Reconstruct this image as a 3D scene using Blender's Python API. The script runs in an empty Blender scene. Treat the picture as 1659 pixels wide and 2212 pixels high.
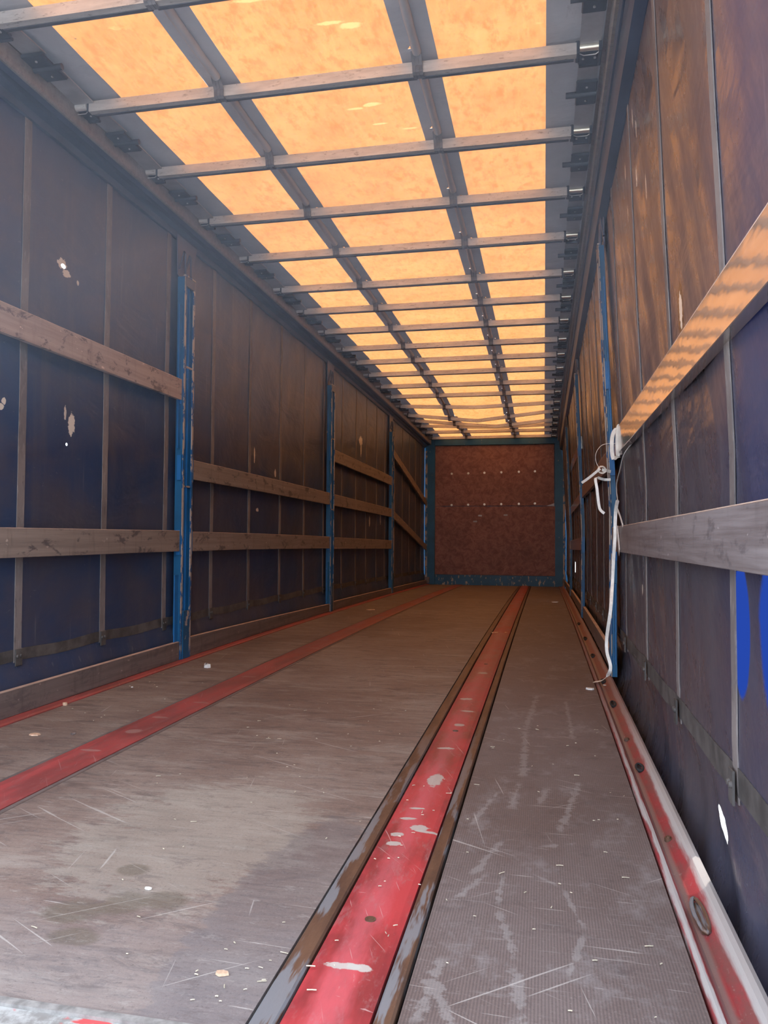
import bpy, math, random
from mathutils import Vector, Matrix

random.seed(7)
SC = bpy.context.scene
COL = SC.collection
f_px, cx_px, cy_px, W_px = 1661.0, 829.5, 1106.0, 1659.0

# ------------------------------------------------------------------ camera
CAM = Vector((0.892, 0.0, 0.7615))
VPX, VPY = 1175.0, 1160.0                       # where the trailer's long axis runs to
def make_camera():
    y = Vector(((VPX-cx_px)/f_px, -(VPY-cy_px)/f_px, -1.0)).normalized()   # world +Y in camera space
    up = Vector((0, 1, 0))
    x = y.cross(up).normalized()
    z = x.cross(y).normalized()
    R = Matrix((x, y, z)).transposed()          # columns: world axes in camera space
    cam = bpy.data.cameras.new('camera')
    o = bpy.data.objects.new('camera', cam); COL.objects.link(o)
    M = R.transposed().to_4x4(); M.translation = CAM
    o.matrix_world = M
    cam.sensor_fit = 'HORIZONTAL'; cam.sensor_width = 36.0
    cam.lens = 36.0*f_px/W_px
    cam.clip_start = 0.02; cam.clip_end = 500
    SC.camera = o
make_camera()

# ------------------------------------------------------------------ light
SKY = 4.3
world = bpy.data.worlds.new('sky'); SC.world = world; world.use_nodes = True
wn = world.node_tree.nodes; wl = world.node_tree.links
bg = wn['Background']
bg.inputs[0].default_value = (0.78, 0.87, 1.0, 1); bg.inputs[1].default_value = SKY
sun = bpy.data.lights.new('sun', 'SUN'); sun.energy = 4.0; sun.angle = math.radians(1.5)
sun.color = (1.0, 0.93, 0.84)
so = bpy.data.objects.new('sun', sun); COL.objects.link(so)
so.rotation_euler = Vector((0.50, 0.32, 0.85)).to_track_quat('Z', 'Y').to_euler()
SC.view_settings.view_transform = 'Standard'
SC.view_settings.look = 'None'
SC.view_settings.exposure = 0.0
SC.view_settings.gamma = 1.0
SC.view_settings.use_curve_mapping = False
SC.cycles.max_bounces = 7
SC.cycles.diffuse_bounces = 5
SC.cycles.sample_clamp_indirect = 6.0
SC.cycles.adaptive_threshold = .02

# ------------------------------------------------------------------ helpers
def dz(Y):                                       # the chassis sags gently towards its front end
    return -.14*((max(Y, 4.5)-4.5)/9.9)**1.5
def B(x, y, z): return (x, y, z+dz(y))

class MB:
    def __init__(s): s.v = []; s.f = []; s.sm = []
    def add(s, vs, fs, smooth=False):
        n = len(s.v); s.v += [tuple(p) for p in vs]
        for f in fs: s.f.append(tuple(i+n for i in f)); s.sm.append(smooth)
        return s
    def box(s, x0, x1, y0, y1, z0, z1, bev=0.0, ny=1):
        # box with optional chamfer along Y-edges, subdivided along Y
        b = min(bev, abs(x1-x0)*.45, abs(z1-z0)*.45)
        if b > 0:
            prof = [(x0+b, z0), (x1-b, z0), (x1, z0+b), (x1, z1-b), (x1-b, z1), (x0+b, z1), (x0, z1-b), (x0, z0+b)]
        else:
            prof = [(x0, z0), (x1, z0), (x1, z1), (x0, z1)]
        return s.sweep(prof, [y0+(y1-y0)*i/ny for i in range(ny+1)])
    def sweep(s, prof, ys, jit=None, closed=True, caps=True):
        n = len(prof); vs = []; fs = []
        for k, y in enumerate(ys):
            for i, (x, z) in enumerate(prof):
                dx, dzz = jit(i, y) if jit else (0, 0)
                vs.append((x+dx, y, z+dzz))
        for k in range(len(ys)-1):
            for i in range(n if closed else n-1):
                j = (i+1) % n
                fs.append((k*n+i, k*n+j, (k+1)*n+j, (k+1)*n+i))
        if closed and caps:
            fs.append(tuple(range(n))[::-1]); fs.append(tuple((len(ys)-1)*n+i for i in range(n)))
        return s.add(vs, fs)
    def hexa(s, pts): # 8 points bottom 4 then top 4
        return s.add(pts, [(3, 2, 1, 0), (4, 5, 6, 7), (0, 1, 5, 4), (1, 2, 6, 5), (2, 3, 7, 6), (3, 0, 4, 7)])
    def cyl(s, p0, p1, r, n=12, r2=None, smooth=True):
        p0 = Vector(p0); p1 = Vector(p1); d = (p1-p0).normalized()
        a = d.orthogonal().normalized(); b = d.cross(a)
        r2 = r if r2 is None else r2
        vs = []
        for p, rr in ((p0, r), (p1, r2)):
            for i in range(n):
                t = 2*math.pi*i/n; vs.append(p+a*math.cos(t)*rr+b*math.sin(t)*rr)
        fs = [(i, (i+1) % n, n+(i+1) % n, n+i) for i in range(n)]
        s.add(vs, fs, smooth)
        s.add(vs, [tuple(range(n))[::-1], tuple(range(n, 2*n))], False)
        return s
    def tube(s, pts, r, n=8):
        pts = [Vector(p) for p in pts]; vs = []; fs = []
        a = None
        for k, p in enumerate(pts):
            d = (pts[min(k+1, len(pts)-1)]-pts[max(k-1, 0)]).normalized()
            if a is None: a = d.orthogonal().normalized()
            a = (a-d*a.dot(d)).normalized(); b = d.cross(a)
            rr = r[k] if isinstance(r, (list, tuple)) else r
            for i in range(n):
                t = 2*math.pi*i/n; vs.append(p+a*math.cos(t)*rr+b*math.sin(t)*rr)
        for k in range(len(pts)-1):
            for i in range(n): fs.append((k*n+i, k*n+(i+1) % n, (k+1)*n+(i+1) % n, (k+1)*n+i))
        s.add(vs, fs, True)
        s.add([vs[i] for i in range(n)], [tuple(range(n))[::-1]]); s.add([vs[-n+i] for i in range(n)], [tuple(range(n))])
        return s
    def ribbon(s, pts, wid, thick=.0012):
        # pts: (point, width direction)
        P = [Vector(p) for p, w in pts]; Wd = [Vector(w).normalized() for p, w in pts]
        vs = []; fs = []
        for k, p in enumerate(P):
            d = (P[min(k+1, len(P)-1)]-P[max(k-1, 0)]).normalized()
            w = (Wd[k]-d*Wd[k].dot(d)).normalized(); nrm = d.cross(w)
            for a, b in ((-.5, -.5), (.5, -.5), (.5, .5), (-.5, .5)):
                vs.append(p+w*a*wid+nrm*b*thick)
        for k in range(len(P)-1):
            for i in range(4): fs.append((k*4+i, k*4+(i+1) % 4, (k+1)*4+(i+1) % 4, (k+1)*4+i))
        fs += [(3, 2, 1, 0), tuple((len(P)-1)*4+i for i in range(4))]
        return s.add(vs, fs, False)
    def build(s, name, mat, parent=None, origin=None, bend=True):
        vs = [(x, y, z+dz(y)) if bend else (x, y, z) for x, y, z in s.v]
        if origin is None:
            origin = Vector(vs[0]) if parent is None and vs else Vector((0, 0, 0))
            if parent is None:
                xs = [v[0] for v in vs]; ys = [v[1] for v in vs]; zs = [v[2] for v in vs]
                origin = Vector(((min(xs)+max(xs))/2, (min(ys)+max(ys))/2, min(zs)))
        po = Vector(parent['_o']) if parent is not None else Vector((0, 0, 0))
        if parent is not None: origin = po
        me = bpy.data.meshes.new(name)
        me.from_pydata([Vector(v)-origin for v in vs], [], s.f)
        me.polygons.foreach_set('use_smooth', s.sm)
        me.materials.append(mat); me.update()
        o = bpy.data.objects.new(name, me); COL.objects.link(o)
        if parent is None: o.location = origin
        else: o.parent = parent
        o['_o'] = tuple(origin)
        return o
def empty(name, loc):
    o = bpy.data.objects.new(name, None); COL.objects.link(o)
    o.location = loc; o.empty_display_size = .1; o['_o'] = tuple(loc); return o
def tag(o, label=None, cat=None, group=None, kind=None):
    if label: o['label'] = label
    if cat: o['category'] = cat
    if group: o['group'] = group
    if kind: o['kind'] = kind
    return o
def lerp(a, b, t): return a+(b-a)*t
def frange(a, b, st):
    n = max(1, round((b-a)/st)); return [a+(b-a)*i/n for i in range(n+1)]
def wob(*a):                                    # cheap smooth pseudo noise
    s = 0
    for i, v in enumerate(a): s += math.sin(v*(2.1+i*.7)+i*1.3)+.5*math.sin(v*(5.3+i)+2.1*i)
    return s/len(a)/1.5

# ------------------------------------------------------------------ materials
class N:
    """small node-graph helper; coordinates are object positions in the trailer's own frame"""
    def __init__(s, name):
        s.m = bpy.data.materials.new(name); s.m.use_nodes = True
        s.t = s.m.node_tree; s.n = s.t.nodes; s.l = s.t.links
        s.p = s.n['Principled BSDF']; s.out = s.n['Material Output']
        g = s.n.new('ShaderNodeNewGeometry'); s.pos = g.outputs['Position']
        sp = s.n.new('ShaderNodeSeparateXYZ'); s.l.new(s.pos, sp.inputs[0])
        s.X, s.Y, s.Z = sp.outputs
    def val(s, sock, v):
        if hasattr(v, 'is_linked') or isinstance(v, bpy.types.NodeSocket): s.l.new(v, sock)
        elif isinstance(v, (tuple, list)) and len(v) == 3 and sock.type == 'RGBA': sock.default_value = (*v, 1)
        else: sock.default_value = v
    def math(s, op, a, b=0.0, c=None, clamp=False):
        n = s.n.new('ShaderNodeMath'); n.operation = op; n.use_clamp = clamp
        s.val(n.inputs[0], a); s.val(n.inputs[1], b)
        if c is not None: s.val(n.inputs[2], c)
        return n.outputs[0]
    def noise(s, scale=(1, 1, 1), det=4, rough=.6, off=(0, 0, 0), dist=0.0, vec=None):
        mp = s.n.new('ShaderNodeMapping'); s.l.new(vec if vec is not None else s.pos, mp.inputs[0])
        mp.inputs['Scale'].default_value = scale; mp.inputs['Location'].default_value = off
        n = s.n.new('ShaderNodeTexNoise'); s.l.new(mp.outputs[0], n.inputs['Vector'])
        n.inputs['Scale'].default_value = 1.0; n.inputs['Detail'].default_value = det
        n.inputs['Roughness'].default_value = rough; n.inputs['Distortion'].default_value = dist
        return n.outputs[0]
    def ramp(s, v, a, b, lo=0.0, hi=1.0):        # smoothstep a..b -> lo..hi
        n = s.n.new('ShaderNodeMapRange'); n.interpolation_type = 'SMOOTHSTEP'
        s.val(n.inputs[0], v)
        n.inputs[1].default_value = a; n.inputs[2].default_value = b
        n.inputs[3].default_value = lo; n.inputs[4].default_value = hi
        return n.outputs[0]
    def mix(s, fac, a, b):
        n = s.n.new('ShaderNodeMix'); n.data_type = 'RGBA'
        s.val(n.inputs[0], fac); s.val(n.inputs[6], a); s.val(n.inputs[7], b)
        return n.outputs[2]
    def scr(s, ang, length, width, off, thr=.66, soft=.03, det=2):
        """straight scratches along direction ang in the XY plane"""
        mp = s.n.new('ShaderNodeMapping'); mp.inputs['Rotation'].default_value = (0, 0, ang)
        s.l.new(s.pos, mp.inputs[0])
        v = s.noise((1/length, 1/width, 1), det, .5, off, vec=mp.outputs[0])
        return s.ramp(v, thr, thr+soft)
    def ell(s, y, z, ry, rz, dist=0.0, fr=14, X=None, off=0):
        """soft mask of a spot on a side wall (Y,Z) or the floor (X given)"""
        a = s.math('DIVIDE', s.math('SUBTRACT', s.Y if X is None else s.X, y), ry)
        b = s.math('DIVIDE', s.math('SUBTRACT', s.Z if X is None else s.Y, z), rz)
        d = s.math('ADD', s.math('MULTIPLY', a, a), s.math('MULTIPLY', b, b))
        if dist:
            nz = s.noise((fr, fr, fr), 4, .6, (off, 3, 1))
            d = s.math('ADD', d, s.math('MULTIPLY', s.math('SUBTRACT', nz, .5), dist))
        return d
    def spot(s, y, z, ry, rz, dist=1.5, fr=14, soft=.15, X=None, off=0):
        return s.ramp(s.ell(y, z, ry, rz, dist, fr, X, off), 1-soft, 1+soft, 1, 0)
    def stroke(s, x0, y0, x1, y1, w, nz):
        """a scuff drawn on the floor from one point to another, ragged by nz"""
        L = math.hypot(x1-x0, y1-y0); ux, uy = (x1-x0)/L, (y1-y0)/L
        dx = s.math('SUBTRACT', s.X, (x0+x1)/2); dy = s.math('SUBTRACT', s.Y, (y0+y1)/2)
        a = s.math('ABSOLUTE', s.math('ADD', s.math('MULTIPLY', dx, ux), s.math('MULTIPLY', dy, uy)))
        b = s.math('ABSOLUTE', s.math('ADD', s.math('MULTIPLY', dx, -uy), s.math('MULTIPLY', dy, ux)))
        b = s.math('ADD', b, s.math('MULTIPLY', nz, w*6))
        return s.math('MULTIPLY', s.ramp(a, L/2, L/2-.03), s.ramp(b, w, w*.3))
    def mx(s, *a):
        r = a[0]
        for b in a[1:]: r = s.math('MAXIMUM', r, b)
        return r
    def bump(s, h, strength=.3, dist=.01):
        n = s.n.new('ShaderNodeBump'); s.val(n.inputs['Height'], h)
        n.inputs['Strength'].default_value = strength; n.inputs['Distance'].default_value = dist
        s.l.new(n.outputs[0], s.p.inputs['Normal']); return n.outputs[0]
    def fin(s, col, rough=.6, metal=0.0, spec=.5):
        s.val(s.p.inputs['Base Color'], col); s.val(s.p.inputs['Roughness'], rough)
        s.val(s.p.inputs['Metallic'], metal); s.val(s.p.inputs['Specular IOR Level'], spec)
        return s.m

def m_plain(name, c, rough=.6, metal=0.0, var=.25, sc=9, spec=.5):
    n = N(name)
    v = n.noise((sc, sc, sc), 4, .6)
    k = n.ramp(v, .3, .7)
    col = n.mix(k, tuple(x*(1-var) for x in c), tuple(min(1, x*(1+var)) for x in c))
    return n.fin(col, rough, metal, spec)

def m_tarp(side):
    n = N('dirty_blue_tarpaulin_'+side)
    big = n.noise((1.0, 1.2, 1.5), 5, .62, (4, 1, 0) if side == 'left' else (9, 5, 2))
    fine = n.noise((26, 26, 26), 3, .7)
    streak = n.noise((9, 9, .7), 4, .65, (1, 7, 3))
    diag = n.noise((3, 3, 8), 4, .6, (2, 2, 5))
    base = n.mix(n.ramp(big, .35, .65), (.015, .044, .112) if side == 'left' else (.030, .036, .062), (.055, .058, .085) if side == 'left' else (.080, .072, .080))
    base = n.mix(n.math('MULTIPLY', n.ramp(streak, .5, .75), .35), base, (.11, .10, .10))
    base = n.mix(n.math('MULTIPLY', n.ramp(diag, .58, .78), .25), base, (.12, .11, .11))
    base = n.mix(n.math('MULTIPLY', n.ramp(fine, .62, .8), .18), base, (.16, .15, .15))
    # dust lies thicker on the upper cloth, grime rubbed off the lower
    # fine scratches
    s1 = n.ramp(n.noise((60, 60, 1.6), 2, .5, (3, 3, 3)), .70, .74)
    s2 = n.ramp(n.noise((.5, 40, 70), 2, .5, (5, 1, 8), dist=.4), .72, .76)
    base = n.mix(n.math('MULTIPLY', n.mx(s1, s2), .3), base, (.22, .22, .23))
    holes = None
    if side == 'left':
        sc = [(3.165, 2.02, .030, .022), (3.20, 1.985, .030, .016), (3.29, 1.972, .008, .012), (3.215, 1.33, .008, .03),
              (3.265, 1.285, .022, .05), (2.79, 1.312, .012, .014), (2.77, 1.285, .02, .012), (5.62, 1.38, .012, .055),
              (5.70, .96, .03, .014), (6.08, 1.277, .016, .03), (9.13, 1.925, .07, .05), (9.15, 1.83, .02, .09), (9.67, .949, .03, .06), (10.33, 1.0, .03, .07)]
        holes = n.spot(3.23, 1.183, .007, .007, 0)
        holes = n.mx(holes, n.spot(3.175, 2.012, .018, .010, 1.2, 60, .1))
    else:
        sc = [(3.32, 2.50, .012, .030), (3.02, 2.36, .010, .034), (2.94, 2.28, .010, .03), (3.33, 2.30, .012, .035),
              (2.99, 2.12, .012, .04), (2.79, 1.99, .01, .035), (3.31, 2.11, .010, .03), (2.262, 1.40, .016, .045), (2.44, 1.41, .01, .03), (3.3, .55, .02, .02)]
        holes = n.spot(1.873, .118, .078, .034, .8, 30, .06)
        holes = n.mx(holes, n.spot(10.115, .38, .06, .07, 1.0, 20, .1))
        pur = n.ramp(n.Y, 4.4, 2.0)
        base = n.mix(n.math('MULTIPLY', pur, .35), base, (.070, .062, .088))  # nearer cloth purple-grey: rear sky light put into the colour
        base = n.mix(n.math('MULTIPLY', n.ramp(n.Y, 2.2, 1.3), .25), base, (.03, .045, .12))  # bluer by the rear edge: daylight through the cloth painted in
        # worn dark slot beside the torn spot
        base = n.mix(n.spot(2.262, 1.395, .035, .085, .6, 20, .3), base, (.03, .03, .035))
    m = None
    for i, (y, z, a, b) in enumerate(sc):
        k = n.spot(y, z, a*1.1, b*1.1, 3.0, 60, .12, off=i)
        m = k if m is None else n.mx(m, k)
    base = n.mix(m, base, (.62, .57, .50))
    mp = n.n.new('ShaderNodeMapping'); mp.inputs['Rotation'].default_value = (.45, 0, 0); n.l.new(n.pos, mp.inputs[0])
    rub = n.noise((4, 6, 1.7), 5, .65, (2, 2, 9), vec=mp.outputs[0])
    gl = n.ramp(rub, .35, .65, *((.47, .40) if side == 'left' else (.45, .22)))
    n.fin(base, gl, 0, .7)
    w = n.noise((5, 1.6, 3.5), 4, .55, (0, 2, 0), dist=.5)
    n.bump(n.math('ADD', w, n.math('MULTIPLY', fine, .05)), .55, .03)
    last = n.p.outputs[0]
    if side == 'right':
        # places where the coating is thin: the cloth glows blue with the daylight outside
        pt = n.mx(n.spot(1.675, .575, .065, .135, .35, 7, .12), n.spot(1.43, .60, .115, .17, .9, 7, .2),
                  n.math('MULTIPLY', n.spot(1.50, 1.02, .17, .30, 1.2, 6, .8), .07), n.math('MULTIPLY', n.spot(1.44, 1.9, .2, .5, .8, 5, .9), .05))
        tr = n.n.new('ShaderNodeBsdfTranslucent'); tr.inputs[0].default_value = (.006, .018, .105, 1)
        ms = n.n.new('ShaderNodeMixShader'); n.l.new(pt, ms.inputs[0]); n.l.new(last, ms.inputs[1]); n.l.new(tr.outputs[0], ms.inputs[2])
        last = ms.outputs[0]
    tp = n.n.new('ShaderNodeBsdfTransparent'); ms = n.n.new('ShaderNodeMixShader')
    n.l.new(holes, ms.inputs[0]); n.l.new(last, ms.inputs[1]); n.l.new(tp.outputs[0], ms.inputs[2])
    n.l.new(ms.outputs[0], n.out.inputs[0])
    return n.m

def m_yellow():
    n = N('translucent_yellow_roof_sheet')
    a = n.noise((3, 3, 3), 5, .7); b = n.noise((26, 14, 10), 4, .75); c = n.noise((2.2, 9, 3), 5, .7, (3, 3, 0), dist=1.0)
    grain = n.noise((70, 12, 10), 3, .6)
    col = n.mix(n.ramp(a, .3, .7), (.54, .208, .062), (.66, .270, .084))
    col = n.mix(n.math('MULTIPLY', n.ramp(b, .45, .66), .8), col, (.46, .152, .040))
    col = n.mix(n.math('MULTIPLY', n.ramp(grain, .5, .7), .3), col, (.78, .32, .10))
    col = n.mix(n.math('MULTIPLY', n.ramp(c, .64, .72), .6), col, (.82, .38, .13))
    sp = n.noise((40, 40, 10), 2, .5, (8, 1, 1))
    col = n.mix(n.ramp(sp, .76, .80), col, (.16, .09, .05))
    # bright pale wear marks on the nearest middle sheets
    k = None
    for i, (x, y, rx, ry) in enumerate([(-.13, 2.62, .10, .012), (.08, 2.80, .05, .010), (.15, 2.83, .045, .018), (.12, 3.38, .04, .014), (.03, 3.40, .04, .008), (.12, 3.55, .035, .007), (.25, 3.62, .035, .008)]):
        q = n.spot(x, y, rx, ry, 3.2, 26, .5, X=1, off=i); k = q if k is None else n.mx(k, q)
    col = n.mix(n.math('MULTIPLY', k, .6), col, (.92, .48, .18))
    n.fin(n.mix(.5, col, (.22, .12, .05)), .5, 0, .3)
    n.bump(n.noise((3, 6, 3), 4, .6), .3, .02)
    tr = n.n.new('ShaderNodeBsdfTranslucent'); n.l.new(col, tr.inputs[0])
    ms = n.n.new('ShaderNodeMixShader'); ms.inputs[0].default_value = .52
    n.l.new(n.p.outputs[0], ms.inputs[1]); n.l.new(tr.outputs[0], ms.inputs[2]); n.l.new(ms.outputs[0], n.out.inputs[0])
    return n.m

def m_roofgrey():
    n = N('grey_coated_roof_cloth')
    a = n.noise((3, 3, 3), 5, .7); b = n.noise((20, 5, 10), 4, .7)
    col = n.mix(n.ramp(a, .3, .7), (.42, .43, .46), (.52, .52, .54))
    col = n.mix(n.math('MULTIPLY', n.ramp(b, .6, .8), .4), col, (.15, .14, .15))
    n.bump(n.noise((4, 9, 4), 4, .6), .35, .02)
    n.fin(col, .5, 0, .4)
    tr = n.n.new('ShaderNodeBsdfTranslucent'); tr.inputs[0].default_value = (.10, .105, .125, 1)   # a little daylight soaks through
    ms = n.n.new('ShaderNodeMixShader'); ms.inputs[0].default_value = .06
    n.l.new(n.p.outputs[0], ms.inputs[1]); n.l.new(tr.outputs[0], ms.inputs[2]); n.l.new(ms.outputs[0], n.out.inputs[0])
    return n.m

def m_alu(name='weathered_aluminium', c=(.66, .64, .62)):
    n = N(name)
    a = n.noise((18, 60, 60), 5, .75); b = n.noise((5, 30, 30), 4, .7, (5, 5, 5)); d = n.noise((90, 90, 90), 2, .6)
    col = n.mix(n.ramp(b, .35, .65), tuple(x*.78 for x in c), c)
    col = n.mix(n.math('MULTIPLY', n.ramp(a, .56, .70), .7), col, (.13, .11, .11))
    col = n.mix(n.math('MULTIPLY', n.ramp(d, .66, .75), .6), col, (.09, .08, .08))
    return n.fin(col, .48, .35, .5)

def m_bluepaint(name, chip=0.0, c=(.012, .115, .33)):
    n = N(name)
    a = n.noise((3, 3, 3), 4, .6); fine = n.noise((60, 60, 14), 4, .7, (1, 2, 3)); g = n.noise((22, 22, 9), 4, .65, (7, 2, 1))
    col = n.mix(n.ramp(a, .3, .7), tuple(x*.75 for x in c), tuple(x*1.15 for x in c))
    col = n.mix(n.math('MULTIPLY', n.ramp(fine, .6, .75), .35), col, (.03, .05, .09))
    if chip:
        k = n.math('MULTIPLY', n.ramp(g, 1-chip-.012, 1-chip+.012), 1.0)
        col = n.mix(k, col, (.40, .34, .30))
        rust = n.ramp(fine, .72, .76)
        col = n.mix(rust, col, (.10, .055, .04))
    n.bump(g, .15, .004)
    return n.fin(col, .42, 0, .5)

def m_board(name, c0, c1, stain=.6, rough=.5, axis='Y', spec=.5, bandscale=None):
    n = N(name)
    g = n.noise((40, 1.2, 45), 5, .7); v = n.noise((5, 14, 2.5), 4, .7, (2, 2, 2)); st = n.noise((4, 6.5, 14), 5, .7, (6, 1, 4), dist=.4); fl = n.noise((30, 18, 36), 3, .6, (9, 9, 9))
    col = n.mix(n.ramp(g, .3, .7), c0, c1)
    col = n.mix(n.math('MULTIPLY', n.ramp(v, .52, .72), .4), col, tuple(x*.5 for x in c0))
    col = n.mix(n.math('MULTIPLY', n.ramp(st, .55, .63), stain), col, (.06, .052, .06))
    col = n.mix(n.math('MULTIPLY', n.ramp(fl, .68, .72), .7), col, tuple(min(1, x*1.9) for x in c1))
    crk = n.ramp(n.noise((2, 60, 3), 2, .5, (4, 4, 4)), .74, .77)
    col = n.mix(n.math('MULTIPLY', crk, .7), col, (.03, .025, .03))
    n.bump(g, .2, .003)
    return n.fin(col, rough, 0, spec)

def m_floor(part):
    n = N('worn_plywood_floor_'+part)
    big = n.noise((1.2, .8, 1), 5, .65, (0, 3, 0)); gr = n.noise((3, 60, 1), 4, .75, (5, 0, 0)); st = n.noise((1.6, 5, 1), 5, .7, (1, 1, 1))
    fine = n.noise((130, 130, 1), 2, .7)
    far = n.ramp(n.Y, 1.2, 5.0)
    if part == 'right':
        base = n.mix(n.ramp(big, .35, .65), (.14, .104, .096), (.19, .15, .142))
        w = n.n.new('ShaderNodeTexWave'); w.wave_type = 'BANDS'; w.bands_direction = 'X'
        n.l.new(n.pos, w.inputs[0]); w.inputs['Scale'].default_value = 55; w.inputs['Distortion'].default_value = .4
        rib = w.outputs[1]
        base = n.mix(n.math('MULTIPLY', n.math('MULTIPLY', rib, n.ramp(n.Y, 4.5, 1.5)), .45), base, (.055, .045, .046))
        pale = n.ramp(n.noise((6, 4, 1), 6, .78, (3, 8, 0)), .50, .68)
        base = n.mix(n.math('MULTIPLY', pale, .5), base, (.27, .25, .25))
        dk = n.ramp(n.noise((9, 12, 1), 5, .75, (1, 2, 0)), .52, .70)
        base = n.mix(n.math('MULTIPLY', dk, .45), base, (.075, .06, .06))
        cross = n.ramp(n.noise((7, 90, 1), 3, .6, (1, 5, 0)), .60, .72)
        base = n.mix(n.math('MULTIPLY', cross, .35), base, (.30, .28, .27))
        nz = n.math('SUBTRACT', n.noise((30, 30, 1), 4, .7), .5); k = None
        for q in ((.86, 1.22, .84, 1.42, .012), (.84, 1.42, .80, 1.62, .010), (.80, 1.62, .80, 1.78, .008), (.69, 1.20, .715, 1.42, .014), (.78, 1.15, .70, 1.34, .012), (.93, 1.38, .97, 1.56, .007), (.97, 1.56, .93, 1.74, .006), (.93, 1.74, .86, 1.80, .006),
                  (.70, 1.62, .77, 1.78, .010), (.73, 1.75, .79, 1.98, .010), (.70, 2.05, .76, 2.35, .008), (.80, 2.20, .82, 2.45, .012), (.83, 2.5, .82, 3.1, .014), (.82, 3.1, .86, 3.8, .014), (.93, 2.05, 1.0, 2.5, .012), (1.0, 3.0, .99, 3.7, .010), (.87, 1.95, .98, 2.0, .008), (.88, 2.25, .90, 2.42, .014)):
            m_ = n.stroke(*q, nz); k = m_ if k is None else n.mx(k, m_)
        base = n.mix(n.math('MULTIPLY', k, .36), base, (.34, .32, .31))
    else:
        base = n.mix(n.ramp(big, .35, .62), (.185, .128, .108), (.265, .205, .175))
        base = n.mix(n.math('MULTIPLY', n.ramp(gr, .45, .72), .45), base, (.075, .055, .052))
        pale = n.ramp(n.noise((2.2, 9, 1), 5, .72, (8, 2, 0), dist=.3), .48, .68)
        base = n.mix(n.math('MULTIPLY', pale, .55), base, (.34, .30, .265))
        dark = n.ramp(n.noise((3.2, 6, 1), 4, .65, (2, 9, 0)), .60, .70)
        base = n.mix(n.math('MULTIPLY', dark, .55), base, (.085, .062, .058))
    if part != 'right':
        mot = n.ramp(n.noise((5, 16, 1), 6, .8, (7, 7, 0), dist=.6), .50, .66)
        base = n.mix(n.math('MULTIPLY', mot, .68), base, (.100, .078, .074))
        chk = n.ramp(n.noise((14, 70, 1), 5, .8, (2, 1, 0)), .54, .68)
        base = n.mix(n.math('MULTIPLY', chk, .5), base, (.085, .07, .07))
        lit = n.ramp(n.noise((10, 110, 1), 4, .75, (6, 1, 0)), .60, .72)
        base = n.mix(n.math('MULTIPLY', lit, .5), base, (.38, .345, .30))
    if part == 'middle':
        # the dusty tongue beside the cover strip and the grey worn area at the rear edge
        d1 = n.ramp(n.math('ADD', n.ell(.02, 1.85, .30, .42, 0, X=1), n.math('MULTIPLY', n.math('SUBTRACT', n.noise((5, 17, 1), 6, .8), .5), 4.0)), .7, 1.1, 1, 0)
        base = n.mix(n.math('MULTIPLY', d1, .38), base, (.38, .35, .30))
        d2 = n.ramp(n.math('ADD', n.ell(.36, 1.45, .13, .60, 0, X=1), n.math('MULTIPLY', n.math('SUBTRACT', n.noise((9, 20, 1), 5, .75, (4, 4, 4)), .5), 2.0)), .8, 1.1, 1, 0)
        base = n.mix(n.math('MULTIPLY', d2, .5), base, (.135, .12, .125))
        d3 = n.ramp(n.math('ADD', n.Y, n.math('MULTIPLY', n.noise((5, 9, 1), 4, .7), .5)), 1.85, 1.45)
        base = n.mix(n.math('MULTIPLY', d3, .3), base, (.24, .235, .25))
        for i, (x, y, a, b) in enumerate([(.04, 1.47, .045, .05), (-.04, 1.42, .06, .05), (.12, 1.50, .05, .04), (-.02, 1.62, .035, .03), (.02, 1.33, .05, .03)]):
            base = n.mix(n.math('MULTIPLY', n.spot(x, y, a, b, 1.4, 14, .5, X=1, off=i), .6), base, (.12, .10, .075))
        seam = n.math('MULTIPLY', n.ramp(n.math('ABSOLUTE', n.math('SUBTRACT', n.Y, 4.36)), .004, .002), 1.0)
        base = n.mix(n.math('MULTIPLY', seam, .8), base, (.03, .025, .025))
    # scuffs
    if part != 'right':
        blot = n.ramp(n.noise((8, 22, 1), 6, .85, (11, 3, 0), dist=.8), .54, .62)
        base = n.mix(n.math('MULTIPLY', blot, .42), base, (.11, .09, .088))
        haz = n.ramp(n.noise((16, 45, 1), 6, .85, (3, 13, 0)), .55, .66)
        base = n.mix(n.math('MULTIPLY', haz, .4), base, (.36, .335, .31))
    s = n.mx(n.scr(.5, .5, .012, (3, 1, 0), .70, .03), n.scr(-.7, .6, .010, (8, 4, 0), .71, .03), n.scr(1.35, .5, .012, (1, 9, 0), .72, .03), n.scr(.05, .22, .009, (5, 5, 0), .70, .03))
    base = n.mix(n.math('MULTIPLY', s, .55), base, (.48, .45, .42))
    base = n.mix(n.math('MULTIPLY', n.ramp(fine, .60, .75), .22), base, (.42, .39, .36))
    base = n.mix(n.math('MULTIPLY', n.ramp(fine, .42, .28), .35), base, (.05, .04, .04))
    n.fin(base, n.ramp(big, .3, .7, .52, .7), 0, .35)
    n.bump(n.math('ADD', n.math('MULTIPLY', gr, .5), fine), .35, .002)
    return n.m

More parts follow.
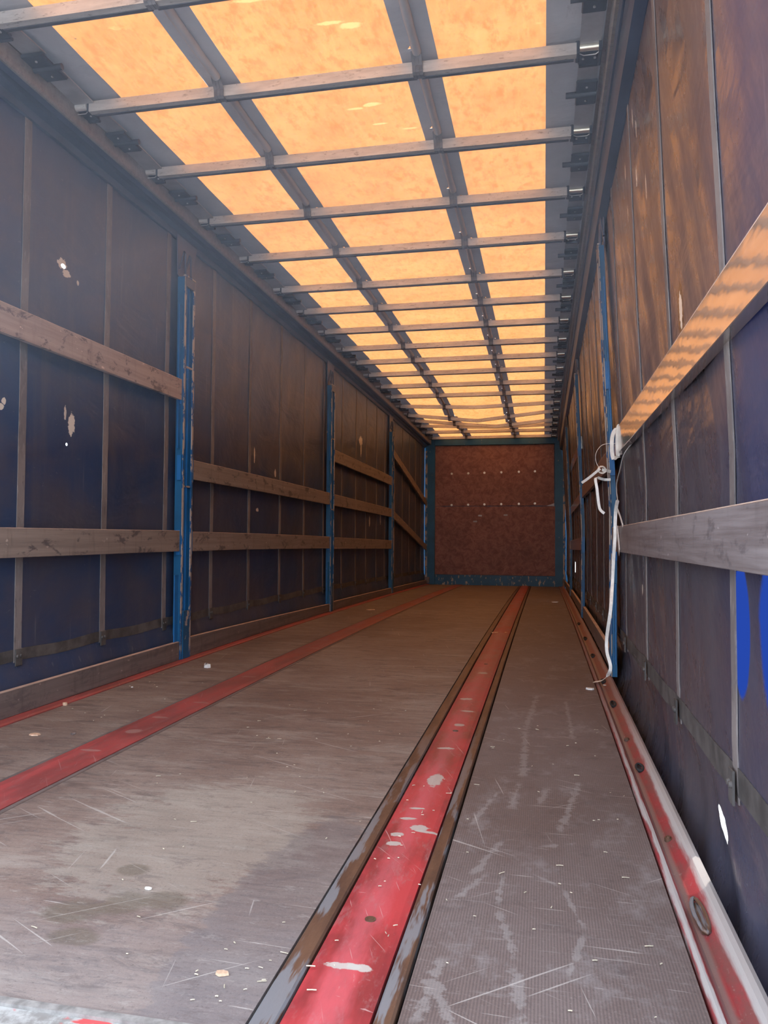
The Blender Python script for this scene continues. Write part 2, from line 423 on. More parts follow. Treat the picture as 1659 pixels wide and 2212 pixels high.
def m_red(name='worn_red_paint', marks=True):
    n = N(name)
    a = n.noise((6, 2, 5), 5, .7); b = n.noise((14, 3, 8), 5, .75, (5, 5, 0)); fine = n.noise((90, 40, 60), 3, .7)
    col = n.mix(n.ramp(a, .38, .62), (.22, .024, .030), (.46, .040, .048))
    drt = n.ramp(n.noise((26, 9, 20), 5, .8, (2, 6, 0)), .52, .66)
    col = n.mix(n.math('MULTIPLY', drt, .35), col, (.30, .16, .16))
    # middle pinker: wear, with a highlight put into the colour
    if marks:
        mid = n.ramp(n.math('ADD', n.math('ABSOLUTE', n.math('SUBTRACT', n.X, .553)), n.math('MULTIPLY', n.math('SUBTRACT', b, .5), .10)), .045, .005)
        col = n.mix(n.math('MULTIPLY', mid, .38), col, (.62, .15, .18))
    col = n.mix(n.math('MULTIPLY', n.ramp(b, .60, .75), .55), col, (.36, .20, .19))
    col = n.mix(n.math('MULTIPLY', n.ramp(fine, .62, .8), .4), col, (.50, .30, .28))
    s = n.mx(n.scr(1.2, .25, .006, (3, 1, 0), .69, .03), n.scr(.9, .3, .005, (8, 4, 0), .71, .03), n.scr(.12, .06, .008, (8, 4, 0), .72, .03))
    col = n.mix(n.math('MULTIPLY', s, .5), col, (.62, .42, .40))
    if marks:
        for i, (x, y, rx, ry) in enumerate([(.546, 1.331, .030, .010), (.578, 1.332, .022, .011), (.576, 1.99, .026, .020), (.528, 1.938, .018, .013), (.531, 1.878, .018, .013), (.535, 2.05, .022, .008),
                                            (.562, 2.39, .022, .06), (.56, 3.1, .022, .02), (.55, 2.75, .03, .012), (.60, 1.97, .03, .008), (.54, 3.6, .03, .02), (.56, 4.3, .03, .03), (.548, 2.13, .022, .007), (.57, 3.35, .03, .015)]):
            col = n.mix(n.math('MULTIPLY', n.spot(x, y, rx, ry, 2.6, 55, .25, X=1, off=i), .85), col, (.48, .47, .43))
        for x, y, rx, ry in ((-.66, 2.45, .04, .012), (-.66, 2.95, .035, .014), (-.62, 3.25, .04, .012), (-.65, 3.9, .04, .02), (-.62, 5.0, .04, .03), (-.66, 6.2, .03, .04), (-.65, 2.72, .03, .03)):
            col = n.mix(n.math('MULTIPLY', n.spot(x, y, rx, ry, 1.0, 20, .3, X=1), .45), col, (.50, .38, .34))
    dulling = n.math('MULTIPLY', n.ramp(n.math('ADD', n.Y, n.math('MULTIPLY', b, 2)), 2.2, 6.5, .05, .5), 1.0) if marks else .4
    dulling = n.math('ADD', dulling, n.ramp(n.X, 0, -.3, 0, .22)) if marks else dulling
    col = n.mix(dulling, col, (.27, .125, .105))  # red turns a duller brown further in and on the left strip
    n.fin(col, n.ramp(a, .3, .7, .42, .6), 0, .4)
    n.bump(fine, .25, .002)
    return n.m

def m_rail():
    n = N('scuffed_red_side_rail_paint')
    b = n.noise((30, 2.2, 20), 5, .72, (5, 5, 0)); c = n.noise((20, 7, 20), 4, .7, (1, 4, 0)); fine = n.noise((90, 50, 90), 3, .7)
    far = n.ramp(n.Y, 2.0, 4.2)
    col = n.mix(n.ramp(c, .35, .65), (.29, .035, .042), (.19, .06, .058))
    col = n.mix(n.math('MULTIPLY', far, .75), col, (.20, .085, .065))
    jit = n.math('MULTIPLY', n.math('SUBTRACT', b, .5), .030)
    xo = n.math('ADD', n.X, jit)
    edge = n.mx(n.ramp(xo, 1.212, 1.222), n.ramp(n.math('ABSOLUTE', n.math('SUBTRACT', xo, 1.163)), .008, .003))
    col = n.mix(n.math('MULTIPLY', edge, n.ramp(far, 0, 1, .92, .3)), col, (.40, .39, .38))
    groove = n.ramp(n.math('ABSOLUTE', n.math('SUBTRACT', n.X, 1.184)), .012, .003)
    col = n.mix(n.math('MULTIPLY', groove, .75), col, (.20, .16, .15))
    col = n.mix(n.math('MULTIPLY', n.ramp(fine, .6, .8), .4), col, (.42, .34, .32))
    n.bump(fine, .3, .002)
    return n.fin(col, .5, 0, .4)

def m_angle():
    n = N('rusty_steel_angle')
    a = n.noise((20, 4, 20), 5, .7); b = n.noise((26, 3, 20), 4, .65, (5, 5, 5)); fine = n.noise((90, 60, 60), 3, .7)
    col = n.mix(n.ramp(a, .3, .7), (.085, .048, .036), (.155, .085, .055))
    far = n.ramp(n.Y, 1.2, 4.0)
    worn = n.math('MULTIPLY', n.ramp(b, .50, .57), n.ramp(n.Y, 3.4, 1.4, .1, .85))
    col = n.mix(worn, col, (.22, .235, .26))
    col = n.mix(n.math('MULTIPLY', n.ramp(fine, .6, .8), .3), col, (.26, .20, .17))
    n.bump(fine, .3, .002)
    return n.fin(col, .5, .25, .4)

def m_bulk():
    n = N('mottled_brown_phenolic_plywood')
    a = n.noise((9, 9, 9), 6, .8, dist=.8); b = n.noise((26, 26, 26), 5, .8, (3, 3, 3), dist=1.2); c = n.noise((1.6, 1.6, 1.6), 4, .6, (6, 1, 2))
    col = n.mix(n.ramp(a, .35, .65), (.180, .082, .080), (.33, .175, .160))
    col = n.mix(n.math('MULTIPLY', n.ramp(b, .56, .72), .6), col, (.34, .19, .165))
    col = n.mix(n.math('MULTIPLY', n.ramp(c, .40, .66), .25), col, (.13, .075, .07))
    col = n.mix(n.ramp(n.noise((36, 36, 8), 3, .5, (1, 1, 7)), .76, .79), col, (.52, .44, .38))
    return n.fin(col, .6, 0, .35)

M = {}
M['tarpL'] = m_tarp('left'); M['tarpR'] = m_tarp('right')
M['yellow'] = m_yellow(); M['roof'] = m_roofgrey()
M['alu'] = m_alu(); M['alud'] = m_alu('grimy_aluminium_rail', (.30, .27, .25)); M['aluplate'] = m_plain('grey_folding_plate', (.38, .38, .40), .45, .3, .15)
M['steel'] = m_plain('bright_roller_steel', (.78, .74, .62), .22, .9, .12)
M['black'] = m_plain('black_bracket', (.035, .04, .055), .45, 0, .3)
M['shade_strip'] = m_plain('dull_dark_underside_shade', (.07, .07, .085), .7, 0, .2)
M['screw'] = m_plain('zinc_screw', (.62, .62, .62), .35, .6, .1)
M['blue'] = m_bluepaint('blue_post_paint', .27, (.010, .13, .36)); M['bluechip'] = m_bluepaint('chipped_blue_flange_paint', .52, (.012, .10, .27))
M['bluedark'] = m_bluepaint('dark_blue_frame_and_side_shade', .31, (.006, .095, .22)); M['bluelow'] = m_bluepaint('scraped_blue_beam_paint', .40, (.006, .085, .20))
M['gusset'] = m_bluepaint('dull_purple_grey_paint', 0, (.10, .10, .15))
M['cantdark'] = m_bluepaint('dark_blue_grey_rail_paint', 0, (.045, .065, .11))
M['boardL'] = m_board('stained_pale_side_board', (.30, .225, .19), (.40, .31, .265), .75)
M['boardLd'] = m_board('grey_brown_side_board', (.195, .16, .142), (.28, .23, .20), .75)
M['sill'] = m_board('dark_weathered_sill_board', (.115, .09, .085), (.18, .145, .135), .4)
M['edge'] = m_plain('bare_board_edge', (.55, .41, .33), .6, 0, .2)
M['boardRd'] = m_board('brown_board', (.17, .11, .09), (.24, .16, .13), .35, .4)
def m_lath():
    n = N('smooth_aluminium_lath')
    g = n.noise((30, 2.0, 30), 5, .7); st = n.noise((4, 3.2, 9), 4, .62, (6, 1, 4))
    col = n.mix(n.ramp(g, .3, .7), (.50, .45, .42), (.60, .55, .52))
    col = n.mix(n.math('MULTIPLY', n.ramp(st, .64, .70), .5), col, (.22, .18, .17))
    n.bump(n.noise((3, 5, 12), 3, .5), .12, .01)
    return n.fin(col, .10, .78, .6)
M['boardR'] = m_lath()
M['boardRl'] = m_board('grey_purple_scuffed_board', (.15, .125, .125), (.25, .225, .23), .45, .42)
M['floorL'] = m_floor('left'); M['floorM'] = m_floor('middle'); M['floorR'] = m_floor('right')
M['red'] = m_red(); M['rail'] = m_rail(); M['redside'] = m_red('worn_red_edge_paint', False)
M['angle'] = m_angle(); M['bulk'] = m_bulk()
M['sillgrey'] = m_plain('dusty_grey_strip', (.26, .25, .24), .6, .1, .3, 40)
def m_sill():
    n = N('grey_red_rear_sill'); a = n.noise((14, 14, 10), 5, .75); b = n.noise((5, 12, 5), 4, .7, (3, 1, 1))
    col = n.mix(n.ramp(a, .4, .6), (.22, .21, .20), (.40, .40, .39))
    col = n.mix(n.ramp(b, .47, .51), col, (.50, .07, .075))
    return n.fin(col, .5, 0, .4)
M['sillred'] = m_sill()
M['dark'] = m_plain('dark_gap', (.02, .02, .022), .8)
M['white'] = m_plain('white_plastic_strapping', (.86, .84, .79), .4, 0, .12, 30)
def m_web():
    n = N('grey_webbing')
    a = n.noise((40, 40, 12), 4, .7); b = n.noise((3, 3, 2), 3, .6); t = n.noise((8, 200, 8), 2, .5)
    col = n.mix(n.ramp(b, .35, .65), (.13, .115, .115), (.21, .185, .18))
    col = n.mix(n.math('MULTIPLY', n.ramp(a, .52, .7), .5), col, (.30, .27, .26))
    col = n.mix(n.math('MULTIPLY', n.ramp(a, .42, .3), .5), col, (.06, .055, .06))
    n.bump(t, .3, .002)
    return n.fin(col, .7, 0, .3)
M['web'] = m_web()
M['hem'] = m_plain('grey_brown_hem_webbing', (.075, .07, .068), .7, 0, .4, 12)
M['strapdk'] = m_plain('dark_grey_roof_strap', (.14, .135, .145), .7, 0, .3, 30)
M['wood'] = m_plain('raw_wood_chip', (.62, .42, .29), .7, 0, .25, 60)
M['straw'] = m_plain('pale_straw', (.55, .49, .37), .7, 0, .3, 60)
M['paper'] = m_plain('white_paper', (.75, .74, .72), .7, 0, .1, 60)
M['ground'] = m_plain('pale_concrete_yard', (.50, .49, .47), .8, 0, .15, .8)
M['bolt'] = m_plain('pale_bolt_washer', (.72, .68, .60), .35, .3, .1, 60)

# ------------------------------------------------------------------ haze wedge added to stand in for lens glare
HAZE = .085
def m_haze():
    m = bpy.data.materials.new('glare_haze'); m.use_nodes = True; nt = m.node_tree; nt.nodes.clear()
    out = nt.nodes.new('ShaderNodeOutputMaterial'); vs_ = nt.nodes.new('ShaderNodeVolumeScatter')
    vs_.inputs['Color'].default_value = (.76, .84, 1.0, 1); vs_.inputs['Density'].default_value = HAZE
    nt.links.new(vs_.outputs[0], out.inputs['Volume']); return m
hm = MB()
hm.add([(-1.10, 1.2, .9), (1.08, 1.2, .9), (-1.10, 1.2, 2.61), (1.08, 1.2, 2.61), (-1.10, 4.3, 2.61), (1.08, 4.3, 2.61)],
       [(0, 1, 3, 2), (2, 3, 5, 4), (0, 4, 5, 1), (0, 2, 4), (1, 5, 3)])
hz_ = hm.build('haze', m_haze(), bend=False)  # added volume standing in for lens glare
tag(hz_, 'thin bluish haze added for lens glare in the upper air near the open end', 'haze', kind='stuff')

# ------------------------------------------------------------------ setting: ground, floor
Y0, Y1 = 1.135, 14.37
g = MB().add([(-30, -30, -1.25), (30, -30, -1.25), (30, 45, -1.25), (-30, 45, -1.25)], [(0, 1, 2, 3)]).build('ground', M['ground'], bend=False)
tag(g, kind='structure')

YS = frange(Y0, Y1, .3)
floor = MB().sweep([(-1.40, -.20), (1.335, -.20), (1.335, -.055), (1.245, -.055), (1.245, -.03), (-1.262, -.03), (-1.262, -.055), (-1.40, -.055)], YS).build('floor', M['dark'])  # dark side ledges added to keep the gaps under the curtains dark
tag(floor, kind='structure')
def strip(x0, x1, z0, z1, name, mat, parent, y0=Y0, y1=Y1-.075, bev=0):
    ny = max(1, round((y1-y0)/.3))
    return MB().box(x0, x1, y0, y1, z0, z1, bev, ny).build(name, mat, parent)
strip(-1.195, -.752, -.03, 0, 'floor_panel', M['floorL'], floor)
strip(-.552, .436, -.03, 0, 'floor_panel', M['floorM'], floor)
strip(.668, 1.150, -.03, -.0, 'floor_panel', M['floorR'], floor)

# cover strips with their angles
t = empty('cover_strip', B(.56, Y0, 0))
tag(t, 'wide worn red steel strip between two rusty angles, right of the middle floor', 'floor strip')
prof = [(.490, -.02), (.626, -.02), (.626, .003), (.612, .006), (.558, .008), (.504, .006), (.490, .003)]
MB().sweep(prof, frange(Y0, Y1-.075, .3)).build('red_plate', M['red'], t)
a = MB().box(.442, .484, Y0, Y1-.075, -.02, .006, .004, 44).build('steel_angle', M['angle'], t)
a = MB().box(.631, .662, Y0, Y1-.075, -.02, .006, .004, 44).build('steel_angle', M['angle'], t)
for (x, y) in ((.558, 1.499), (.556, 3.0), (.556, 4.6)):
    bb = MB(); bb.cyl((x, y, .006), (x, y, .0095), .011, 16).cyl((x, y, .0095), (x, y, .0105), .006, 12)
    bb.build('plate_bolt', M['angle'], t)
t = empty('cover_strip', B(-.65, Y0, 0))
tag(t, 'long narrow red steel strip let into the floor on the left', 'floor strip')
prof = [(-.732, -.02), (-.572, -.02), (-.572, .003), (-.60, .006), (-.70, .006), (-.732, .003)]
MB().sweep(prof, frange(Y0, Y1-.075, .3)).build('red_plate', M['red'], t)
MB().box(-.750, -.734, Y0, Y1-.075, -.02, .002, .002, 44).build('edge_strip', M['sill'], t)
MB().box(-.570, -.554, Y0, Y1-.075, -.02, .002, .002, 44).build('edge_strip', M['sill'], t)

# side rails
t = empty('side_rail', B(1.2, Y0, 0))
tag(t, 'scuffed red and bare metal side rail along the right edge of the floor', 'rail')
prof = [(1.155, -.05), (1.245, -.05), (1.245, .022), (1.236, .026), (1.226, .024), (1.214, .014), (1.196, .001), (1.182, -.004), (1.173, .002), (1.168, .012), (1.162, .013), (1.155, .004)]
MB().sweep(prof, frange(Y0, Y1-.075, .12), jit=lambda i, y: (0, .0015*wob(y*3, i) if i > 1 else 0)).build('rail_profile', M['rail'], t)
for i, (x, y, L) in enumerate([(1.197, 1.655, .075), (1.198, 2.06, .025), (1.199, 2.66, .035), (1.196, 3.03, .02), (1.199, 3.64, .05), (1.196, 4.2, .04), (1.198, 5.1, .05), (1.197, 6.0, .06), (1.198, 7.1, .06)]):
    bb = MB()
    if L > .03:                                  # sunken lashing ring: a slim oval loop
        pts = []
        for k in range(17):
            a_ = 2*math.pi*k/16; pts.append((x+.011*math.cos(a_), y+L*.9*math.sin(a_), .010+.002*math.sin(a_)))
        bb.tube(pts, .0045, 8); bb.box(x-.009, x+.009, y-L*.8, y+L*.8, .000, .007, .003, 2)
        bb.build('lashing_ring', M['dark'] if i else M['angle'], t)
    else:
        bb.cyl((x, y, .0), (x, y, .009), .010, 12).cyl((x, y, .009), (x, y, .013), .006, 6)
        bb.build('rail_bolt', M['angle'], t)
t = empty('side_rail', B(-1.22, Y0, 0))
tag(t, 'thin red painted rail along the left edge of the floor', 'rail')
MB().sweep([(-1.262, -.05), (-1.197, -.05), (-1.197, .004), (-1.203, .010), (-1.235, .012), (-1.262, .012)], frange(Y0, Y1-.075, .3)).build('rail_profile', M['redside'], t)

# rear sill under the camera
rs = MB(); rs.box(-1.29, 1.30, .86, 1.128, -.2, -.004, .008)
rs.add([], [])
rear = rs.build('rear_sill', M['sillred'], bend=False)
tag(rear, 'scuffed red rear sill across the open end, showing at the bottom left corner', 'sill')
MB().box(-1.29, .43, 1.118, 1.134, -.01, .002, .003).build('edge_strip', M['sillgrey'], rear, bend=False)

# ------------------------------------------------------------------ bulkhead (front wall)
YB = 14.35
wf = MB().box(-1.42, 1.42, YB+.035, YB+.07, -.05, 2.80).build('wall_front', M['bluedark'])
tag(wf, kind='structure')
t = empty('bulkhead', B(0, YB, 0))
tag(t, 'closed front end of the trailer, two brown plywood sheets in a blue steel frame', 'wall')
def rag(x0, x1, z0, z1, name, seed):            # sheet with slightly irregular edge
    b = MB(); n = 24; vs = []
    rnd = random.Random(seed)
    top = [(lerp(x0, x1, i/n), z1+rnd.uniform(-.003, .003)) for i in range(n+1)]
    bot = [(lerp(x0, x1, i/n), z0+rnd.uniform(-.003, .003)) for i in range(n+1)]
    for yy in (YB-.012, YB+.006):
        vs += [(x, yy, z) for x, z in bot]+[(x, yy, z) for x, z in top]
    fs = []; K = 2*(n+1)
    for i in range(n):
        fs.append((i, i+1, n+1+i+1, n+1+i)); fs.append((K+i, K+n+1+i, K+n+2+i, K+i+1))
        fs.append((i+1, i, K+i, K+i+1)); fs.append((n+1+i, n+2+i, K+n+2+i, K+n+1+i))
    fs.append((0, n+1, K+n+1, K)); fs.append((n, K+n, K+2*n+1, 2*n+1))
    return b.add(vs, fs).build(name, M['bulk'], t)
up = rag(-1.125, 1.075, 1.472, 2.600, 'plywood_sheet', 1)
lo = rag(-1.118, 1.105, .190, 1.462, 'plywood_sheet', 2)
BX = [-.80, -.49, -.19, .12, .44, .73]
for i, x in enumerate(BX):
    MB().cyl((x, YB-.012, 2.093-.02+i*.006), (x, YB-.018, 2.073+i*.006), .021, 14).cyl((x, YB-.018, 2.073+i*.006), (x, YB-.022, 2.073+i*.006), .009, 8).build('bolt', M['bolt'], up)
    MB().cyl((x, YB-.012, 1.487+i*.005), (x, YB-.018, 1.487+i*.005), .021, 14).cyl((x, YB-.018, 1.487+i*.005), (x, YB-.022, 1.487+i*.005), .009, 8).build('bolt', M['bolt'], up)
for x, z in ((-.27, 1.29), (.20, 1.30), (-.36, 1.18)):
    MB().box(x-.035, x+.035, YB-.014, YB-.0115, z-.014, z+.014).build('nail_plate', M['aluplate'], lo)
MB().add([(.93, YB-.014, 1.468), (1.075, YB-.014, 1.462), (1.075, YB-.014, 1.515)], [(0, 1, 2)]).build('torn_corner', M['aluplate'], up)
for x0, x1 in ((-1.40, -1.11), (1.09, 1.40)):
    fr = MB(); fr.box(x0, x1, YB-.07, YB+.03, 0, 2.735, .01)
    fp = fr.build('corner_post', M['bluedark'], t)
    xe = -1.27 if x0 < 0 else 1.25
    MB().box(xe-.02, xe+.02, YB-.09, YB-.07, .02, 2.5, .004, 1).build('post_flange', M['bluechip'], fp)
    MB().box(xe-.02 if x0 < 0 else xe-.03, xe+.07 if x0 < 0 else xe+.01, YB-.16, YB-.07, .027, .14, .01).build('post_foot', M['sill'], fp)
fr = MB(); fr.box(-1.11, 1.09, YB-.05, YB+.03, 0, .125, .008).box(-1.11, 1.09, YB-.03, YB+.03, .125, .186, .006); fr.build('lower_beam', M['bluelow'], t)
fr = MB(); fr.box(-1.11, 1.09, YB-.05, YB+.03, 2.604, 2.735, .008); fr.build('upper_beam', M['bluedark'], t)

# ------------------------------------------------------------------ roof
BY = [1.23, 1.85, 2.47, 3.07, 3.70, 4.345, 4.985, 5.665, 6.245, 6.88, 7.52, 8.11, 8.73, 9.40, 10.05, 10.74, 11.37, 12.0, 12.55, 13.20, 13.9, 14.3]
SAG = {11.37: (.130, -.09), 12.0: (.120, .14), 10.74: (.045, .0), 12.55: (.04, .2)}      # bent bows: depth, X of the kink
def sag(x, y):
    s = 0
    for yb, (d, xk) in SAG.items():
        w = max(0, 1-abs(y-yb)/.55)
        px = 1-abs(x-xk)/1.25 if abs(x-xk) < 1.25 else 0
        s = max(s, d*w*max(0, px))
    return -s
def roof_z(x, y):
    # sheet slung loosely from bow to bow
    ph = 0
    for a_, b_ in zip(BY[:-1], BY[1:]):
        if a_ <= y < b_: ph = (y-a_)/(b_-a_); break
    return 2.742-.004*math.sin(math.pi*ph)+sag(x, y)*1.15+.0008*wob(x*3, y*2)
def sheet(x0, x1, name, mat, parent, nx=8, y0=1.12, y1=Y1+.02, zoff=0.0):
    b = MB(); ys = frange(y0, y1, .10); xs = [lerp(x0, x1, i/nx) for i in range(nx+1)]
    vs = [(x, y, roof_z(x, y)+zoff) for y in ys for x in xs]; k = nx+1
    fs = [(j*k+i, j*k+i+1, (j+1)*k+i+1, (j+1)*k+i) for j in range(len(ys)-1) for i in range(nx)]
    b.add(vs, fs, True); return b.build(name, mat, parent)
ceiling = sheet(-1.26, -.985, 'ceiling', M['roof'], None, 3)
tag(ceiling, kind='structure')
def web(x0, x1, xc):
    cut = {}
    nx = 12; y0 = 1.12; st = .02; dx = (x1-x0)/nx
    for j in range(1, len(BY)-2):
        for sx, sy, up in ((.030, BY[j]+.072, 1), (-.026, BY[j+1]-.062, 0)):
            cut[(int((xc+sx-x0)/dx), int((sy-y0)/st))] = up
    ny = int((Y1+.02-y0)/st); k = nx+1; vs = []; fs = []
    for j in range(ny+1):
        for i in range(k):
            y = y0+j*st; x = x0+i*dx; vs.append((x, y, roof_z(x, y)))
    for j in range(ny):
        for i in range(nx):
            a = j*k+i; q = (a, a+1, a+k+1, a+k)
            if (i, j) in cut: fs.append((q[0], q[2], q[3]) if cut[(i, j)] else (q[0], q[1], q[3]))
            else: fs.append(q)
    MB().add(vs, fs, True).build('roof_web', M['roof'], ceiling)
    for (i, j) in cut:
        x = x0+i*dx; y = y0+j*st; z = roof_z(x, y)+.002
        MB().add([(x-.002, y-.002, z), (x+dx+.002, y-.002, z), (x+dx+.002, y+st+.002, z), (x-.002, y+st+.002, z)], [(0, 1, 2, 3)]).build('slit_patch', M['yellow'], ceiling)
web(-.56, -.408, -.483)
web(.312, .463, .387)
sheet(.900, 1.24, 'roof_web', M['roof'], ceiling, 3)
sheet(-.985, -.56, 'skylight', M['yellow'], ceiling, 5)
sheet(-.408, .312, 'skylight', M['yellow'], ceiling, 8)
sheet(.463, .900, 'skylight', M['yellow'], ceiling, 5)
# rope sleeves hanging under the two webs, a length per bay, and the little see-through slits
for xc in (-.483, .387):
    for j in range(1, len(BY)-2):
        ya, yb = BY[j]+.085, BY[j+1]-.05
        if yb < 2.0: continue
        pts = [(xc+.001*wob(y*7, xc), y, roof_z(xc, y)-.016) for y in frange(ya, yb, .06)]
        b = MB()
        b.tube(pts, [.018+.001*math.sin(i*1.9) for i in range(len(pts))], 10)
        b.build('rope_sleeve', M['roof'], ceiling)

# bows
def bow(y, idx):
    d, xk = SAG.get(y, (0, 0))
    t = empty('roof_bow', B(0, y, 2.66))
    xl, xr = -1.112, 1.018
    h = .050; w = .028
    def zb(x): return 2.660+(sag(x, y) if d else 0)+.003*wob(x*1.5, y)
    # three lengths of bar, the strapping covers the joins
    segs = [(xl, -.483), (-.483, .387), (.387, xr)]
    if d > .09: segs = [(xl, -.483), (-.483, xk+.02), (xk, .387), (.387, xr)] if xk < .387 else [(xl, -.483), (-.483, -.05), (-.05, .387), (.387, xk), (xk, xr)]
    for a, b_ in segs:
        m = MB(); xs = [lerp(a, b_, i/6) for i in range(7)]
        prof = [(-w/2, 0), (w/2, 0), (w/2, h-.004), (w/2-.006, h), (-w/2+.006, h), (-w/2, h-.003)]
        vs = []; fs = []; n = len(prof)
        off = random.uniform(-.002, .002) if not d else (random.uniform(-.01, .01))
        for x in xs: vs += [(x, y+py+off, zb(x)+pz+off*.5) for py, pz in prof]
        for k in range(6):
            for i in range(n): fs.append((k*n+i, (k+1)*n+i, (k+1)*n+(i+1) % n, k*n+(i+1) % n))
        fs += [tuple(range(n)), tuple(6*n+i for i in range(n))[::-1]]
        m.add(vs, fs).build('bow_bar', M['alu'], t)
        if d < .09: MB().box(a+.01, b_-.01, y+w/2, y+w/2+.016, 2.657, 2.668).build('underside_shade_strip', M['shade_strip'], t)  # dark strip added to stand in for the bar's unlit underside
    # webbing wrapped round the bar at each sleeve: three ribs side by side
    for xc in (-.483, .387):
        m = MB(); z0 = zb(xc)
        for q in (-1, 0, 1):
            x = xc+q*.0145
            path = [(y-.050, z0+h+.020), (y-.030, z0+h*.9), (y-w/2-.006, z0+h*.55), (y-w/2-.006, z0+.0), (y-w/2+.003, z0-.007), (y+w/2, z0-.007), (y+w/2+.018, z0+.006), (y+.052, z0+.035), (y+.082, z0+h+.018)]
            m.ribbon([((x+.01*(k/8-.5), py, pz), (1, 0, 0)) for k, (py, pz) in enumerate(path)], .0135, .004)
        m.build('webbing_wrap', M['strapdk'], t)
    for side, xe in ((-1, xl), (1, xr)):
        x1 = xe+side*.012; x2 = xe+side*.088
        m = MB(); m.cyl((x1, y-.006, 2.688), (x2, y-.006, 2.688), .015, 16)
        m.build('end_roller', M['steel'] if side > 0 else M['alu'], t)
        m = MB()
        m.box(min(x1, x2)-.004, max(x1, x2)+.004, y+.012, y+.085, 2.676, 2.690, .004)
        m.box(xe-.004 if side > 0 else xe-.012, xe+.012 if side > 0 else xe+.004, y-.012, y+.05, 2.664, 2.715, .003)
        m.box(x2-.004, x2+.008, y-.03, y+.07, 2.655, 2.72, .003)
        m.box(min(x1, x2), max(x1, x2), y+.085, y+.10, 2.672, 2.684, .002)
        br = m.build('carriage', M['black'], t)
        for xx in (lerp(x1, x2, .2), lerp(x1, x2, .8)):
            MB().cyl((xx, y+.045, 2.676), (xx, y+.045, 2.672), .005, 8).build('screw', M['screw'], br)
        m = MB()
        m.tube([(x1, y-.004, 2.666), (x1+(x2-x1)*.2, y+.006, 2.664), (x1+(x2-x1)*.8, y+.006, 2.664), (x2, y-.004, 2.668)], .0022, 6)
        m.build('spring_clip', M['screw'], br)
    side_txt = ''
    return t
order = [y for y in BY if 2.3 < y < 14.2]
words = ['nearest', 'second', 'third', 'fourth', 'fifth', 'sixth', 'seventh', 'eighth', 'ninth', 'tenth', 'eleventh', 'twelfth', 'thirteenth', 'fourteenth', 'fifteenth', 'sixteenth', 'seventeenth', 'eighteenth', 'nineteenth', 'twentieth']
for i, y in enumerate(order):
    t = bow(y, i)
    if y == 11.37: lab = 'dented aluminium roof bow snapped downward at its middle, nearer of two broken ones'
    elif y == 12.0: lab = 'dented aluminium roof bow sagging to the right of middle, behind the first broken one'
    elif i == 0: lab = 'aluminium roof bow nearest the open end, cut off by the top left corner'
    elif i == len(order)-1: lab = 'aluminium roof bow right against the front bulkhead, last of the row'
    else: lab = 'straight aluminium roof bow, %s counted from the open end' % words[i]
    tag(t, lab, 'roof bow', 'roof bows under the yellow sheet')

# folding plates between the bows, one set per side and bay
for side in (-1, 1):
    xa, xb = ((-1.180, -1.085) if side < 0 else (1.030, 1.112))
    for j, (ya, yb) in enumerate(zip(order[:-1], order[1:])):
        ym = (ya+yb)/2
        t = empty('folding_plate', B((xa+xb)/2, ym, 2.69))
        q = .055
        for p0, p1 in (((ya+.09), ym-q), ((ym+q), yb-.02)):
            sl = .016 if p0 < ym else -.016
            m = MB(); z0 = 2.700
            m.hexa([(xa, p0, z0), (xb, p0, z0), (xb, p1, z0+sl*.4), (xa, p1, z0+sl*.4), (xa, p0, z0+.006), (xb, p0, z0+.006), (xb, p1, z0+.006+sl*.4), (xa, p1, z0+.006+sl*.4)])
            m.build('plate', M['aluplate'], t)
        m = MB()
        m.box(xa-.003, xb+.003, ym-.085, ym-.012, 2.684, 2.698, .004).box(xa-.003, xb+.003, ym+.012, ym+.085, 2.684, 2.698, .004)
        h_ = m.build('hinge', M['black'], t)
        m = MB()
        x_in = xa-.045 if side > 0 else xb+.035
        m.cyl((x_in, ym, 2.684), (xb if side > 0 else xa-.02, ym, 2.684), .013, 12)
        m.build('hinge_pin', M['black'], h_)
        for yy in (ym-.052, ym+.052): MB().cyl(((xa+xb)/2, yy, 2.684), ((xa+xb)/2, yy, 2.680), .005, 8).build('screw', M['screw'], h_)
        s_ = 'left' if side < 0 else 'right'
        tag(t, 'grey plate pair with black hinge, %s roof edge, between the %s and %s bows' % (s_, words[j], words[j+1]), 'hinge plate', 'folding plates along the %s roof edge' % s_)

